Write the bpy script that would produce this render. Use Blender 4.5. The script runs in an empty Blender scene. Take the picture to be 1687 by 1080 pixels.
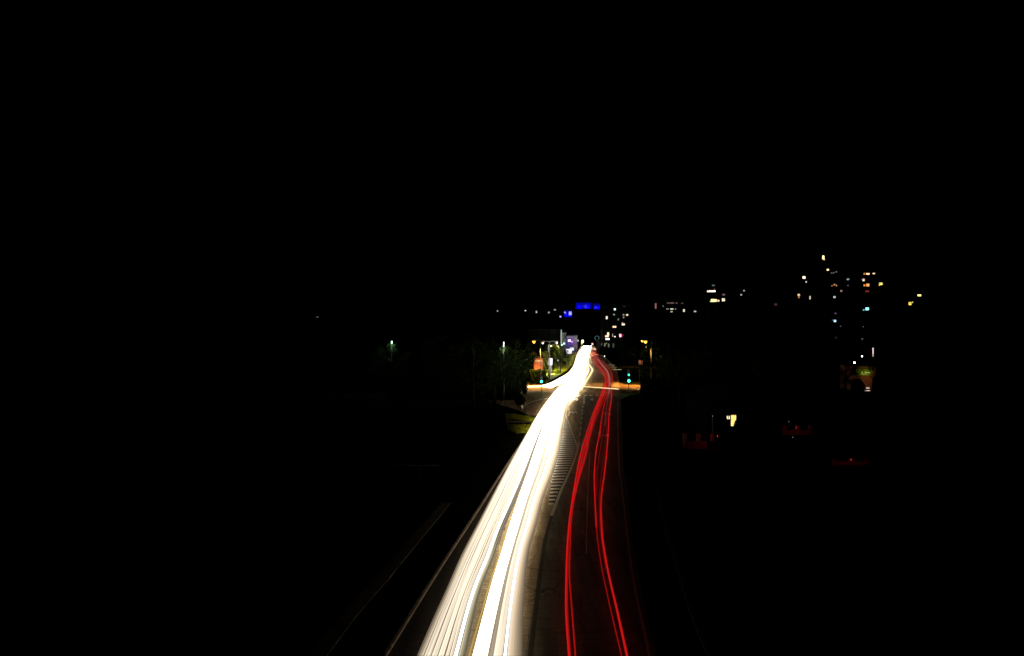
import bpy, math, random
from mathutils import Vector, noise
random.seed(7)
S = bpy.context.scene
COL = S.collection
R = math.radians

# ------------------------------------------------------------------ camera, sky, light, exposure
F, CX, CY, CAMZ = 1324.0, 843.5, 540.0, 10.0          # focal length in photo pixels, centre, eye height on the bridge
cam_d = bpy.data.cameras.new('camera')
cam = bpy.data.objects.new('camera', cam_d); COL.objects.link(cam)
cam.location = (0, 0, CAMZ); cam.rotation_euler = (R(90), 0, 0)
cam_d.sensor_width = 36; cam_d.lens = 36 * F / 1687
cam_d.clip_start = 0.1; cam_d.clip_end = 8000
S.camera = cam
W = bpy.data.worlds.new('World'); S.world = W; W.use_nodes = True
nt = W.node_tree
sky = nt.nodes.new('ShaderNodeTexSky'); sky.sky_type = 'NISHITA'; sky.sun_disc = False
sky.sun_elevation = R(-6); sky.sun_rotation = R(200)
bg = nt.nodes['Background']; nt.links.new(sky.outputs[0], bg.inputs[0]); bg.inputs[1].default_value = 0.004
S.view_settings.view_transform = 'Standard'; S.view_settings.look = 'None'
S.view_settings.exposure = 0.0; S.view_settings.gamma = 1.0; S.view_settings.use_curve_mapping = False
try:
    S.cycles.use_denoising = True; S.cycles.max_bounces = 5; S.cycles.diffuse_bounces = 2; S.cycles.glossy_bounces = 2
    S.cycles.sample_clamp_indirect = 4; S.cycles.use_light_tree = True
except Exception: pass

# ------------------------------------------------------------------ helpers
def P(px, py, D):                                      # the world point at depth D that stands at a photo pixel
    return Vector(((px - CX) / F * D, D, CAMZ - (py - CY) / F * D))
def G(px, py, z=0.0):                                  # the point of a horizontal plane seen at a photo pixel
    D = F * (CAMZ - z) / (py - CY); return Vector(((px - CX) / F * D, D, z))
def hermite(pts):                                      # smooth x(y) through (x, y) points
    p = sorted(((y, x) for x, y in pts)); ys = [a for a, b in p]; xs = [b for a, b in p]; n = len(p)
    d = [(xs[i+1]-xs[i])/(ys[i+1]-ys[i]) for i in range(n-1)]
    m = [d[0]] + [(d[i-1]*(ys[i+1]-ys[i])+d[i]*(ys[i]-ys[i-1]))/(ys[i+1]-ys[i-1]) for i in range(1, n-1)] + [d[-1]]
    def f(y):
        if y <= ys[0]: return xs[0] + m[0]*(y-ys[0])
        if y >= ys[-1]: return xs[-1] + m[-1]*(y-ys[-1])
        i = max(k for k in range(n-1) if ys[k] <= y); h = ys[i+1]-ys[i]; t = (y-ys[i])/h
        return ((2*t**3-3*t*t+1)*xs[i] + (t**3-2*t*t+t)*h*m[i] + (-2*t**3+3*t*t)*xs[i+1] + (t**3-t*t)*h*m[i+1])
    return f
def spline(pts, n=10):                                 # Catmull-Rom through any list of tuples
    out = []
    q = [pts[0]] + list(pts) + [pts[-1]]
    for i in range(1, len(q)-2):
        for k in range(n):
            t = k/n
            out.append(tuple(0.5*((2*b)+(-a+c)*t+(2*a-5*b+4*c-d)*t*t+(-a+3*b-3*c+d)*t**3) for a, b, c, d in zip(q[i-1], q[i], q[i+1], q[i+2])))
    out.append(tuple(pts[-1])); return out
def lin(c):
    return tuple((v/12.92 if v <= .04045 else ((v+.055)/1.055)**2.4) for v in (x/255 for x in c))

class MB:
    def __init__(s): s.v = []; s.f = []; s.a = []
    def box(s, x0, x1, y0, y1, z0, z1):
        b = len(s.v); s.v += [(x, y, z) for z in (z0, z1) for y in (y0, y1) for x in (x0, x1)]
        s.f += [[b+i for i in q] for q in ((0,2,3,1),(4,5,7,6),(0,1,5,4),(2,6,7,3),(0,4,6,2),(1,3,7,5))]; return s
    def poly(s, pts):
        b = len(s.v); s.v += [tuple(p) for p in pts]; s.f.append(list(range(b, b+len(pts)))); return s
    def strip(s, L, Rr):
        b = len(s.v)
        for l, r in zip(L, Rr): s.v += [tuple(l), tuple(r)]
        for i in range(len(L)-1): s.f.append([b+2*i, b+2*i+1, b+2*i+3, b+2*i+2])
        return s
    def tube(s, path, rad, n=8, glow=None, cap=True):
        b = len(s.v); path = [Vector(p) for p in path]
        for i, p in enumerate(path):
            t = (path[min(i+1, len(path)-1)] - path[max(i-1, 0)]).normalized()
            up = Vector((0,0,1)) if abs(t.z) < .9 else Vector((0,1,0))
            a = t.cross(up).normalized(); c = a.cross(t)
            r = rad[i] if isinstance(rad, (list, tuple)) else rad
            for k in range(n):
                th = 2*math.pi*k/n; s.v.append(tuple(p + a*math.cos(th)*r + c*math.sin(th)*r))
                if glow is not None: s.a.append(glow[i])
        for i in range(len(path)-1):
            for k in range(n):
                s.f.append([b+i*n+k, b+i*n+(k+1)%n, b+(i+1)*n+(k+1)%n, b+(i+1)*n+k])
        if cap: s.f.append([b+k for k in range(n)][::-1]); s.f.append([b+(len(path)-1)*n+k for k in range(n)])
        return s
    def lathe(s, prof, c=(0,0,0), n=14):               # prof: (r, z)
        b = len(s.v)
        for r, z in prof:
            for k in range(n):
                th = 2*math.pi*k/n; s.v.append((c[0]+r*math.cos(th), c[1]+r*math.sin(th), c[2]+z))
        for i in range(len(prof)-1):
            for k in range(n): s.f.append([b+i*n+k, b+i*n+(k+1)%n, b+(i+1)*n+(k+1)%n, b+(i+1)*n+k])
        s.f.append([b+k for k in range(n)][::-1]); s.f.append([b+(len(prof)-1)*n+k for k in range(n)]); return s
    def disc(s, c, r, n=16, depth=.03):                # a lens facing the camera (-y)
        b = len(s.v)
        for dy in (0, -depth):
            for k in range(n):
                th = 2*math.pi*k/n; s.v.append((c[0]+r*math.cos(th), c[1]+dy, c[2]+r*math.sin(th)))
        for k in range(n): s.f.append([b+k, b+(k+1)%n, b+n+(k+1)%n, b+n+k])
        s.f.append([b+n+k for k in range(n)]); s.f.append([b+k for k in range(n)][::-1]); return s
    def mesh(s, name, m):
        me = bpy.data.meshes.new(name); me.from_pydata(s.v, [], s.f)
        if s.a and len(s.a) == len(s.v):
            at = me.attributes.new('glow', 'FLOAT', 'POINT'); at.data.foreach_set('value', s.a)
        if m: me.materials.append(m)
        me.update(); return me
    def build(s, name, m, parent=None, loc=None, smooth=False):
        me = s.mesh(name, m)
        if smooth:
            for p in me.polygons: p.use_smooth = True
        o = bpy.data.objects.new(name, me); COL.objects.link(o)
        if parent: o.parent = parent
        if loc is not None: o.location = loc
        return o
def tag(o, label=None, cat=None, group=None, kind=None):
    for k, v in (('label', label), ('category', cat), ('group', group), ('kind', kind)):
        if v: o[k] = v
    return o
def empty(name, loc, label, cat, group=None, rz=0):
    o = bpy.data.objects.new(name, None); COL.objects.link(o); o.location = loc; o.rotation_euler.z = rz
    return tag(o, label, cat, group)
def copy_tree(o, parent=None):
    c = o.copy(); COL.objects.link(c)
    if parent: c.parent = parent
    for ch in [k for k in KIDS.get(o.name, [])]:
        copy_tree(ch, c)
    return c
KIDS = {}
def note_kids(root):
    KIDS[root.name] = list(root.children)
    for c in root.children: note_kids(c)

# ------------------------------------------------------------------ materials
def nodes(m): m.use_nodes = True; return m.node_tree.nodes, m.node_tree.links
def mat(name, col, rough=.8, var=.25, scale=4., bump=.0, metal=0., spec=.3):
    m = bpy.data.materials.new(name); n, l = nodes(m); b = n['Principled BSDF']
    tc = n.new('ShaderNodeTexCoord'); no = n.new('ShaderNodeTexNoise'); no.inputs['Scale'].default_value = scale; no.inputs['Detail'].default_value = 6
    l.new(tc.outputs['Object'], no.inputs['Vector'])
    cr = n.new('ShaderNodeValToRGB'); l.new(no.outputs['Fac'], cr.inputs[0])
    cr.color_ramp.elements[0].position = .3; cr.color_ramp.elements[1].position = .7
    cr.color_ramp.elements[0].color = (*[c*(1-var) for c in col], 1); cr.color_ramp.elements[1].color = (*[c*(1+var) for c in col], 1)
    l.new(cr.outputs[0], b.inputs['Base Color']); b.inputs['Roughness'].default_value = rough; b.inputs['Metallic'].default_value = metal
    b.inputs['Specular IOR Level'].default_value = spec
    if bump:
        bp = n.new('ShaderNodeBump'); bp.inputs['Strength'].default_value = bump; bp.inputs['Distance'].default_value = .05
        l.new(no.outputs['Fac'], bp.inputs['Height']); l.new(bp.outputs[0], b.inputs['Normal'])
    return m
def emi(name, col, st, attr=False, var=0.0, vscale=2.0):
    m = bpy.data.materials.new(name); n, l = nodes(m); n.remove(n['Principled BSDF'])
    e = n.new('ShaderNodeEmission'); e.inputs[0].default_value = (*col, 1); e.inputs[1].default_value = st
    if attr:
        a = n.new('ShaderNodeAttribute'); a.attribute_name = 'glow'; mu = n.new('ShaderNodeMath'); mu.operation = 'MULTIPLY'
        mu.inputs[1].default_value = st; l.new(a.outputs['Fac'], mu.inputs[0]); l.new(mu.outputs[0], e.inputs[1])
    elif var:
        tc = n.new('ShaderNodeTexCoord'); no = n.new('ShaderNodeTexNoise'); no.inputs['Scale'].default_value = vscale
        l.new(tc.outputs['Object'], no.inputs['Vector']); mr = n.new('ShaderNodeMapRange')
        mr.inputs[1].default_value = .35; mr.inputs[2].default_value = .65
        mr.inputs[3].default_value = st*(1-var); mr.inputs[4].default_value = st*(1+var)
        l.new(no.outputs['Fac'], mr.inputs[0]); l.new(mr.outputs[0], e.inputs[1])
    l.new(e.outputs[0], n['Material Output'].inputs[0]); return m

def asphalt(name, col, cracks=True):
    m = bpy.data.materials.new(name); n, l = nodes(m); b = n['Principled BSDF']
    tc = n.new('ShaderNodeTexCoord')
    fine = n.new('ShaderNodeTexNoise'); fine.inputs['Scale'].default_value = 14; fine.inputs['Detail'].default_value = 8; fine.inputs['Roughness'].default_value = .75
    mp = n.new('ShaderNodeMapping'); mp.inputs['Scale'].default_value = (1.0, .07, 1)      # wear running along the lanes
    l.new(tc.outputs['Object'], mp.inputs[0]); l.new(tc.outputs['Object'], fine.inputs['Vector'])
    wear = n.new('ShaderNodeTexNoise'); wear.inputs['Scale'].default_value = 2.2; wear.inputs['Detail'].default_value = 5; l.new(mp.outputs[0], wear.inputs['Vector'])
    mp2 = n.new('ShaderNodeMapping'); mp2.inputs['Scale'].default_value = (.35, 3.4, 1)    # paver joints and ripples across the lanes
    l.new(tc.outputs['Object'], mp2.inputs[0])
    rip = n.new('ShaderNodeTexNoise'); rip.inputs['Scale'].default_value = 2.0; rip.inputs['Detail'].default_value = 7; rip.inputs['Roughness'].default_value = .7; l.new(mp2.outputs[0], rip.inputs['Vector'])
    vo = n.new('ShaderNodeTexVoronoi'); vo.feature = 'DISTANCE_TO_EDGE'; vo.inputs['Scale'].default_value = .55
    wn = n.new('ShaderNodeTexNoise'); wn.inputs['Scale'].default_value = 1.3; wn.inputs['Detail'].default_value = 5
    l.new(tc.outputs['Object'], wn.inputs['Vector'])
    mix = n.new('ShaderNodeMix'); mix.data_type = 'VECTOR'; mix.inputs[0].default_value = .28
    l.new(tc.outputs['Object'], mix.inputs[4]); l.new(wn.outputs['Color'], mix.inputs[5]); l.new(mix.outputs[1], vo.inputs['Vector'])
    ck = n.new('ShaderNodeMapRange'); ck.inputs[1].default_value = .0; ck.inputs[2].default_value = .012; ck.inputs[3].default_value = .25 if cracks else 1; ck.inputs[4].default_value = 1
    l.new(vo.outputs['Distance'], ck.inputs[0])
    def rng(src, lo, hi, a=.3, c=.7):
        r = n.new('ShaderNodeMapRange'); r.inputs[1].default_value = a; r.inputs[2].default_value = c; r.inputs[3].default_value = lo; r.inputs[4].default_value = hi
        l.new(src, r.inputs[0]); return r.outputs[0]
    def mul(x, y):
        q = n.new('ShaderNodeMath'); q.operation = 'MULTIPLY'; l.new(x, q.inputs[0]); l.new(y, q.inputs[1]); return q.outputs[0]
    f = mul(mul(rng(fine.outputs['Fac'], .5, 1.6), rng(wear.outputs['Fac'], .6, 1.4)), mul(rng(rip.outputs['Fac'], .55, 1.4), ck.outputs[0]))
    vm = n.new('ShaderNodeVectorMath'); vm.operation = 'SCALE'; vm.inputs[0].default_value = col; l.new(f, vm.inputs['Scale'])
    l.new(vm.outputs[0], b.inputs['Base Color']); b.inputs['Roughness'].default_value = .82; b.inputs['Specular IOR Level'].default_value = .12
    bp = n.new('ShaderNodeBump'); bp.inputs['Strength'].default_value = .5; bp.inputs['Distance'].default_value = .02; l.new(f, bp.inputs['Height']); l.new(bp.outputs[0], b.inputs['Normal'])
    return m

def foliage(name, col, var=.6):
    m = mat(name, col, .7, var, 1.6); n, l = nodes(m); b = n['Principled BSDF']; b.inputs['Specular IOR Level'].default_value = 0.
    return m

M = dict(
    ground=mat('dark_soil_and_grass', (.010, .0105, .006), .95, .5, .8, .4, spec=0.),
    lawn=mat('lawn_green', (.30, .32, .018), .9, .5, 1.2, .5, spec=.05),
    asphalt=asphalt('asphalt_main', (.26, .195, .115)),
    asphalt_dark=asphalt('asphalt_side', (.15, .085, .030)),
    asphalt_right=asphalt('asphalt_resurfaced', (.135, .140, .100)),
    darkened_strip=asphalt('asphalt_darkened', (.028, .021, .014)),  # shade painted in beside the left kerb; also darkens the hatching ground
    fresh=mat('fresh_paint', (.92, .88, .84), .7, .2, 9),
    seam=mat('tar_seam', (.040, .032, .022), .8, .3, 6),
    paint=mat('worn_paint', (.55, .52, .43), .7, .35, 9),
    paint_faint=mat('nearly_worn_off_paint', (.75, .75, .66), .7, .4, 9),
    kerb=mat('concrete_kerb', (.30, .24, .18), .85, .35, 5, .3),
    edging=mat('concrete_edging', (.22, .17, .11), .9, .5, 1.5, .3),
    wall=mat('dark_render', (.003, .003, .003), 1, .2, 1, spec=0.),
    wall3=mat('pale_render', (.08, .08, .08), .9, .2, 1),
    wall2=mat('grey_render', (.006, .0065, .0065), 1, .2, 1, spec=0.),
    brick=mat('red_brick', (.28, .10, .06), .9, .3, 3),
    roof=mat('dark_roof', (.008, .008, .009), 1, .3, 2, spec=0.),
    frame=mat('window_frame', (.12, .12, .12), .6, .1, 3),
    glass=mat('dark_glass', (.012, .014, .018), .25, .1, 1),
    metal=mat('galvanised_steel', (.30, .30, .30), .5, .15, 5, metal=.4),
    dmetal=mat('dark_painted_metal', (.012, .014, .012), .5, .15, 5),
    bark=mat('bark', (.014, .011, .008), 1, .4, 6, .6, spec=0.),
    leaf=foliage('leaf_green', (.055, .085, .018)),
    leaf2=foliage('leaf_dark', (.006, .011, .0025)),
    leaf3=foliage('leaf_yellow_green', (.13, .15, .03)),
    black=mat('black_rubber', (.01, .01, .01), .8, .1, 3),
    carpaint=mat('dark_car_paint', (.04, .04, .045), .25, .1, 3),
    concrete=mat('concrete_block', (.22, .21, .18), .9, .3, 3, .3),
    white=mat('white_plastic', (.7, .7, .7), .5, .1, 3),
)
E = {}
def em(rgb, st=1.0):                                   # emission by display colour and strength
    k = (tuple(rgb), st)
    if k not in E: E[k] = emi('lit_%d_%d_%d_%g' % (*rgb, st), lin(rgb), st, var=.25)
    return E[k]

# ------------------------------------------------------------------ ground, hills, road, lawns
def sm(a, b, x): t = max(0, min(1, (x-a)/(b-a))); return t*t*(3-2*t)
def H(x, y):
    return sm(470, 1150, y) * (44 + 16*noise.noise(Vector((x*.0022, y*.0018, 1.3))) + 14*sm(-100, 500, x)) + (1-sm(0, 1, 0))*0
g = MB()
xs = [-2600, -1800, -1200] + [-900+30*i for i in range(70)] + [1300, 1900, 2700]
ys = [-60] + [-30+60*i for i in range(9)] + [480+30*i for i in range(40)] + [1800, 2300, 3000, 4200]
for y in ys:
    for x in xs: g.v.append((x, y, H(x, y)))
nx = len(xs)
for j in range(len(ys)-1):
    for i in range(nx-1): g.f.append([j*nx+i, j*nx+i+1, (j+1)*nx+i+1, (j+1)*nx+i])
tag(g.build('ground', M['ground'], smooth=True), kind='structure')

KL = hermite([(638.7,1080),(687.6,1000.5),(721,946.6),(751,900),(797.4,828),(836,766.7),(879,702),(888,687),(905,660),(915,645),(925,630),(938,613),(946,600),(950,588),(955,578),(962,570)])
KR = hermite([(1083,1080),(1071,1033),(1057,974),(1046,911),(1039,860),(1033,799),(1028,775),(1026,734),(1024,693),(1023,660),(1021,640),(1018,622),(1013,607),(1002,594),(990,584),(984,577),(980,570)])
ER = hermite([(1070,1080),(1059.6,1033),(1047,974),(1037,911),(1031,860),(1024,799),(1020.6,775),(1018.7,734),(1017.8,693),(1017.8,660)])
CL = hermite([(873.4,1080),(884,993),(892,930),(898,889),(905,862),(910.4,845),(917.8,824.8),(925,806),(932.6,789.6),(940,773),(946.5,756),(952,738),(954.8,725)])
def back(pts, y=4.0):                                  # carry a ground line on behind the lowest visible point, under the bridge
    a, b = Vector(pts[1]), Vector(pts[0]); t = (b-a)/(b.y-a.y); return [b + t*(y-b.y)] + list(pts)
def rows(y0, y1, step=6):
    out = []; y = y0
    while y > y1: out.append(y); y -= step if y > 700 else (3 if y > 610 else 1.5)
    return out + [y1]
def gline(fn, y0, y1, z, dx=0.0):
    pts = [G(fn(y), y, 0) for y in rows(y0, y1)]
    return [Vector((p.x+dx, p.y, z)) for p in pts]
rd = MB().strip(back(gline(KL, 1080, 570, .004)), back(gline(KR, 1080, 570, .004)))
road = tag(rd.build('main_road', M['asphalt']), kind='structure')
# the cross street with its flared corners
cs = MB()
cs.poly([G(*p, .002) for p in [(720,650),(780,652),(856,676),(872,684),(891,684),(915,640),(900,634),(870,633),(720,629.5)]])
cs.poly([G(*p, .002) for p in [(1018,660),(1040,650),(1070,647),(1200,646),(1200,634),(1060,634),(1030,633),(1014,628)]])
side = tag(cs.build('cross_street', M['asphalt_dark']), kind='structure')
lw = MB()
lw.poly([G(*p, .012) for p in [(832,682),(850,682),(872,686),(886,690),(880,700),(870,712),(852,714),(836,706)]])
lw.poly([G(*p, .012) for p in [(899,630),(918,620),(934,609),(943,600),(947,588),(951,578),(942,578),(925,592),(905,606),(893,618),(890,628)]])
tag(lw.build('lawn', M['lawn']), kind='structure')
gb = MB(); rr = random.Random(3)                       # grass blades on the lit corner and verge
def inpoly(x, y, poly):
    c = False
    for i in range(len(poly)):
        a, b = poly[i], poly[i-1]
        if (a.y > y) != (b.y > y) and x < (b.x-a.x)*(y-a.y)/(b.y-a.y)+a.x: c = not c
    return c
for pl, n_ in (([(833,682.5),(850,683),(872,687),(884,691),(878,701),(869,711),(852,713),(837,705)], 9000), ([(901,630),(918,620.5),(934,610),(942,600),(946,588),(942,580),(925,593),(905,607),(894,619)], 5000)):
    pw = [G(*p) for p in pl]; x0, x1 = min(p.x for p in pw), max(p.x for p in pw); y0, y1 = min(p.y for p in pw), max(p.y for p in pw)
    for _ in range(n_):
        x, y = rr.uniform(x0, x1), rr.uniform(y0, y1)
        if not inpoly(x, y, pw): continue
        a = rr.uniform(0, 6.28); h = rr.uniform(.06, .22)*(1 + .8*noise.noise(Vector((x*.6, y*.3, 0)))); w = .03 + .02*rr.random()
        gb.poly([(x-math.cos(a)*w, y-math.sin(a)*w, .012), (x+math.cos(a)*w, y+math.sin(a)*w, .012), (x+rr.uniform(-.08,.08), y+rr.uniform(-.08,.08), .012+h)])
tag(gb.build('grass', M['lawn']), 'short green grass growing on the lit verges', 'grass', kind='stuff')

# kerbs: stones with open joints
def kerb(fn, y0, y1, w, h, name, m, sgn=-1, stone=1.0, gap=.02, zoff=0.0):
    pts = back(gline(fn, y0, y1, 0), 6) if y0 >= 1080 else gline(fn, y0, y1, 0)
    seg = []; acc = 0; cum = [0]
    for a, b in zip(pts, pts[1:]): cum.append(cum[-1] + (b-a).length)
    def at(s):
        i = max(0, min(len(pts)-2, max([k for k in range(len(pts)-1) if cum[k] <= s] or [0])))
        t = (s-cum[i])/(cum[i+1]-cum[i]); return pts[i].lerp(pts[i+1], t), (pts[i+1]-pts[i]).normalized()
    mb = MB(); s = 0
    while s + stone < cum[-1]:
        (a, ta), (b, tb) = at(s), at(s+stone-gap)
        na = Vector((-ta.y, ta.x, 0))*(-sgn)*w; nb = Vector((-tb.y, tb.x, 0))*(-sgn)*w
        k = len(mb.v)
        jz = rr.uniform(-.006, .006)
        for p, q in ((a, a+na), (b, b+nb)):
            for v in (p, q): mb.v += [(v.x, v.y, zoff), (v.x, v.y, zoff+h+jz)]
        mb.f += [[k+1,k+5,k+7,k+3],[k,k+4,k+5,k+1],[k+2,k+3,k+7,k+6],[k,k+1,k+3,k+2],[k+4,k+6,k+7,k+5]]
        s += stone * (1 if s < 90 else 3)if False else stone
    return tag(mb.build(name, m), kind='structure')
kerb(KL, 1080, 690, .10, .11, 'kerb', M['kerb'], -1, 1.0)
kerb(KR, 1080, 662, .13, .06, 'kerb', M['ground'], 1, 1.0)
kerb(KL, 628, 575, .13, .11, 'kerb', M['kerb'], -1, 1.5)
kerb(KR, 628, 575, .13, .11, 'kerb', M['kerb'], 1, 1.5)
SL = hermite([(540,1080),(592,1010),(640,955),(690,893),(720,857),(745,826)])
SR = hermite([(1165,1080),(1140,1020),(1118,950),(1100,890),(1086,838),(1078,800)])
kerb(SL, 1080, 826, .55, .05, 'path_edging', M['edging'], -1, 2.0, .015)
kerb(SR, 1080, 800, .22, .05, 'path_edging', M['edging'], 1, 2.0, .015)

ci = hermite([(865,1080),(878,993),(888,930),(896,889),(903,862),(910.4,845),(917.8,824.8),(932.6,789.6),(946.5,756),(952,738),(957,705),(960,680),(963,652)])
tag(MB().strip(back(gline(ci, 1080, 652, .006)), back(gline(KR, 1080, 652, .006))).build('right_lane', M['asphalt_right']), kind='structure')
tag(MB().strip(back(gline(KL, 1080, 700, .006)), back(gline(hermite([(690,1080),(716,1023),(739,970),(764,913),(790,860),(837,769),(864,715.5),(870,700)]), 1080, 700, .006))).build('darkened_strip', M['darkened_strip']), kind='structure')  # headlight falloff painted in as a dark strip along the left kerb
# painted markings, each its own part of the road
def mark(L, Rr, name, m='paint', z=.010):
    mb = MB().strip([Vector((p.x, p.y, z)) for p in L], [Vector((p.x, p.y, z)) for p in Rr])
    o = mb.build(name, M[m], road); return o
def line(fn, y0, y1, w, name, m='paint', ext=False):
    L = gline(fn, y0, y1, .008, -w/2); Rr = gline(fn, y0, y1, .008, w/2)
    if ext: L, Rr = back(L), back(Rr)
    return mark(L, Rr, name, m)
line(ER, 1080, 662, .10, 'edge_line', 'paint_faint', True)
line(CL, 850, 727, .17, 'centre_line')
line(hermite([(873.4,1080),(884,993),(892,930),(898,889),(905,862),(909,849)]), 1080, 849, .16, 'tar_seam', 'seam', True)
hr = hermite([(932,682),(938,700),(945,719),(951.5,738)])
line(hr, 738, 684, .13, 'hatching_border')
hl = hermite([(928,684),(922,720),(914.5,760),(908,800),(903,836)])
y = 831.0
D = F*CAMZ/(y-540); hb = MB()
while D < 92:
    py = 540 + F*CAMZ/D
    right = CL(py) if py > 738 else hr(py)
    a, b = G(hl(py), py), G(right, py); sk = .35*(b.x-a.x)
    if b.x - a.x > .35:
        hb.poly([(a.x, D-sk*.5, .009), (b.x-.1, D, .009), (b.x-.1, D+.5, .009), (a.x, D-sk*.5+.5, .009)])
    D += 1.06
hm = rows(830, 690)
mark([G(hl(y_), y_) for y_ in hm], [G(CL(y_) if y_ > 738 else hr(y_), y_) for y_ in hm], 'median_ground', 'darkened_strip', .0075)
hb.build('hatching', M['paint'], road)
for (x0, ya, yb) in [(963,651,652),(962,653,665),(960,668.5,671),(959.6,674,676.4),(959.2,679.8,682.8),(958.2,686.8,690.5),(957.2,694.6,698.6),(956.5,702.6,707.6),(955.4,711.5,717.5)]:
    o = mark([G(x0-.9, yb), G(x0-.6, ya)], [G(x0+1.1, yb), G(x0+.9, ya)], 'lane_dash', 'fresh')
for x0 in (945, 954.5, 964.4, 973.6, 983.6, 993):
    mark([G(x0-2.8, 652.3), G(x0-2.7, 650.4)], [G(x0+2.4, 652.3), G(x0+2.4, 650.4)], 'stop_line', 'fresh')
def arrow(pts_list, name='lane_arrow', m='fresh'):
    mb = MB()
    allp = [p for q in pts_list for p in q]; ax, ay = sum(p[0] for p in allp)/len(allp), sum(p[1] for p in allp)/len(allp)
    for pts in pts_list: mb.poly([Vector((*G(ax+(p[0]-ax)*1.15, ay+(p[1]-ay)*1.3)[:2], .013)) for p in pts])
    return mb.build(name, M[m], road)
arrow([[(986.5,714),(992,714),(990,711)], [(988.6,720.5),(990.4,720.5),(990.2,714),(988.8,714)], [(990.4,717.8),(998,717),(998,716),(990.4,716.6)], [(998,718.6),(1003.5,716.4),(998,714.6)]])
arrow([[(994.5,681.5),(999.5,681.5),(997.3,679)], [(996.7,685.5),(998,685.5),(998,681.5),(996.8,681.5)], [(998,683.2),(1002,682.6),(1002,681.6),(998,682)], [(1002,684),(1006,682),(1002,680.6)]])
arrow([[(938,677.8),(946,679.3),(946,680.3),(938,678.9)], [(945.5,677.6),(949.5,681.5),(949,677.8)], [(938,678.9),(939.4,679),(938,684),(936.6,684)]])
arrow([[(940,657),(949,657.6),(949,658.6),(940,658)], [(948.5,656),(953,658),(948.5,660)]])
arrow([[(972,656.8),(978.5,656.8),(975.4,659.6)], [(974.8,657),(976,657),(976,654.3),(975,654.3)]])
line(hermite([(966,912),(966.3,880),(967.2,850),(969,800),(972,745)]), 912, 745, .05, 'worn_line', 'paint_faint')
cw = spline([(860.5,672.5),(863,669.3),(867.5,666),(874,662.6),(882,660),(893,657.5),(903,656)], 8)
mark([G(x, y+.45) for x, y in cw], [G(x, y-.45) for x, y in cw], 'turning_line')
def crack(px, w):
    pts = spline(px, 5); mb = MB(); L = []; Q = []
    for x, y in pts:
        p = G(x+rr.uniform(-.8,.8), y+rr.uniform(-.8,.8)); L.append(Vector((p.x, p.y-w, .0085))); Q.append(Vector((p.x+w*.3, p.y+w, .0085)))
    mb.strip(L, Q).build('crack', M['seam'], road)
crack([(864,914),(872,913.5),(880,917),(889,920),(894,921)], .02)
crack([(872,885),(880,887),(888,886.5),(897,889)], .018)
crack([(862,960),(868,961),(876,959),(886,963)], .016)
crack([(899,862),(902,880),(899,900),(894,920)], .02)

# ------------------------------------------------------------------ light trails
HOT = {}
def hot(col, st):
    k = (col, st)
    if k not in HOT: HOT[k] = emi('trail_glow_%d' % len(HOT), col, st, attr=True)
    return HOT[k]
CREAM, WHITE, BLUEW, AMBER, DIM = (1.0,.86,.66), (1.0,.84,.55), (.78,.92,1.0), (1.0,.66,.20), (1.0,.84,.64)
RED, PINK = (1.0,.014,.014), (1.0,.12,.12)
AL = hermite([(697,1080),(720,1023),(742.6,970),(767,913),(793.5,860),(840,769),(869,715.5),(894,672),(912,648),(930,628),(945,610),(949,597),(953,584),(959,572)])
AR = hermite([(756,1080),(789,958),(806,917),(822,872),(843,824),(865,771),(879,734),(894,697),(911,660),(921,648),(938,628),(951,610),(954,597),(959,584),(965,572)])
BL = hermite([(777,1080),(795.5,1013),(816,941.5),(826,911),(840,864),(852,826),(871,771),(883,734),(897,697),(915,660),(925,648),(942,628),(954,610),(956,597),(961,584),(966,572)])
BR = hermite([(838,1080),(847,986),(861,901),(873,860),(884,820),(902,771),(911,740),(920,697),(933,660),(944,648),(957,628),(963,610),(966,597),(968,586),(973,572)])
def band(Lf, Rf, u, z, r, amp=.0, ph=0.0, y0=1080, y1=571, near=1.0, far=18., fade=None, mid=None):
    path = []; glow = []
    for yy in [y0 + 260, y0 + 110] * (1 if y0 >= 1080 else 0) + rows(y0, y1, 8):
        uu = u + amp*math.sin(ph + yy*.011)
        yq = min(yy, 1080)
        x = Lf(yq)*(1-uu) + Rf(yq)*uu
        if yy > 1080:
            x2 = Lf(1070)*(1-uu) + Rf(1070)*uu; x = x + (x-x2)/10*(yy-1080)
        D = F*(CAMZ-z)/(yy-540); path.append(Vector(((x-CX)/F*D, D, z)))
        k = max(0, min(1, (D-26)/34)); k2 = max(0, min(1, (D-60)/60)); gl = near*(1-k) + (4.0 if mid is None else mid)*k; gl = gl*(1-k2) + far*k2
        if fade: gl *= .25 + .75*fade(yy)
        glow.append(gl)
    return path, glow
def trail(name, label, cat, strands, col, st, group=None):
    mb = MB()
    for path, glow, r in strands:
        if isinstance(r, list): keep = [i for i in range(len(r)) if r[i] > 0]; path, glow, r = [path[i] for i in keep], [glow[i] for i in keep], [r[i] for i in keep]
        mb.tube(path, r, 6, glow)
    return tag(mb.build(name, hot(col, st), smooth=True), label, cat, group)
rt = random.Random(11)
def many(Lf, Rf, us, r, z=(.40, .58), amp=.03, **k):
    out = []
    for u in us:
        z_ = rt.uniform(*z); k['y1'] = k.get('y1') if k.get('y1', 0) > 700 else 569 + rt.random()**2*9
        p, gl = band(Lf, Rf, u + rt.uniform(-.02,.02), z_, r, amp*rt.uniform(.3, 1), rt.uniform(0, 6), **k)
        s = rt.uniform(.75, 1.3); out.append((p, [q*s for q in gl], rr_(p, [r*rt_*(1 + .35*max(0, min(1, (q.y-32)/60))) for rt_ in (rt.uniform(.8, 1.25),) for q in p], k.get('fade'), z_)))
    return out
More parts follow.
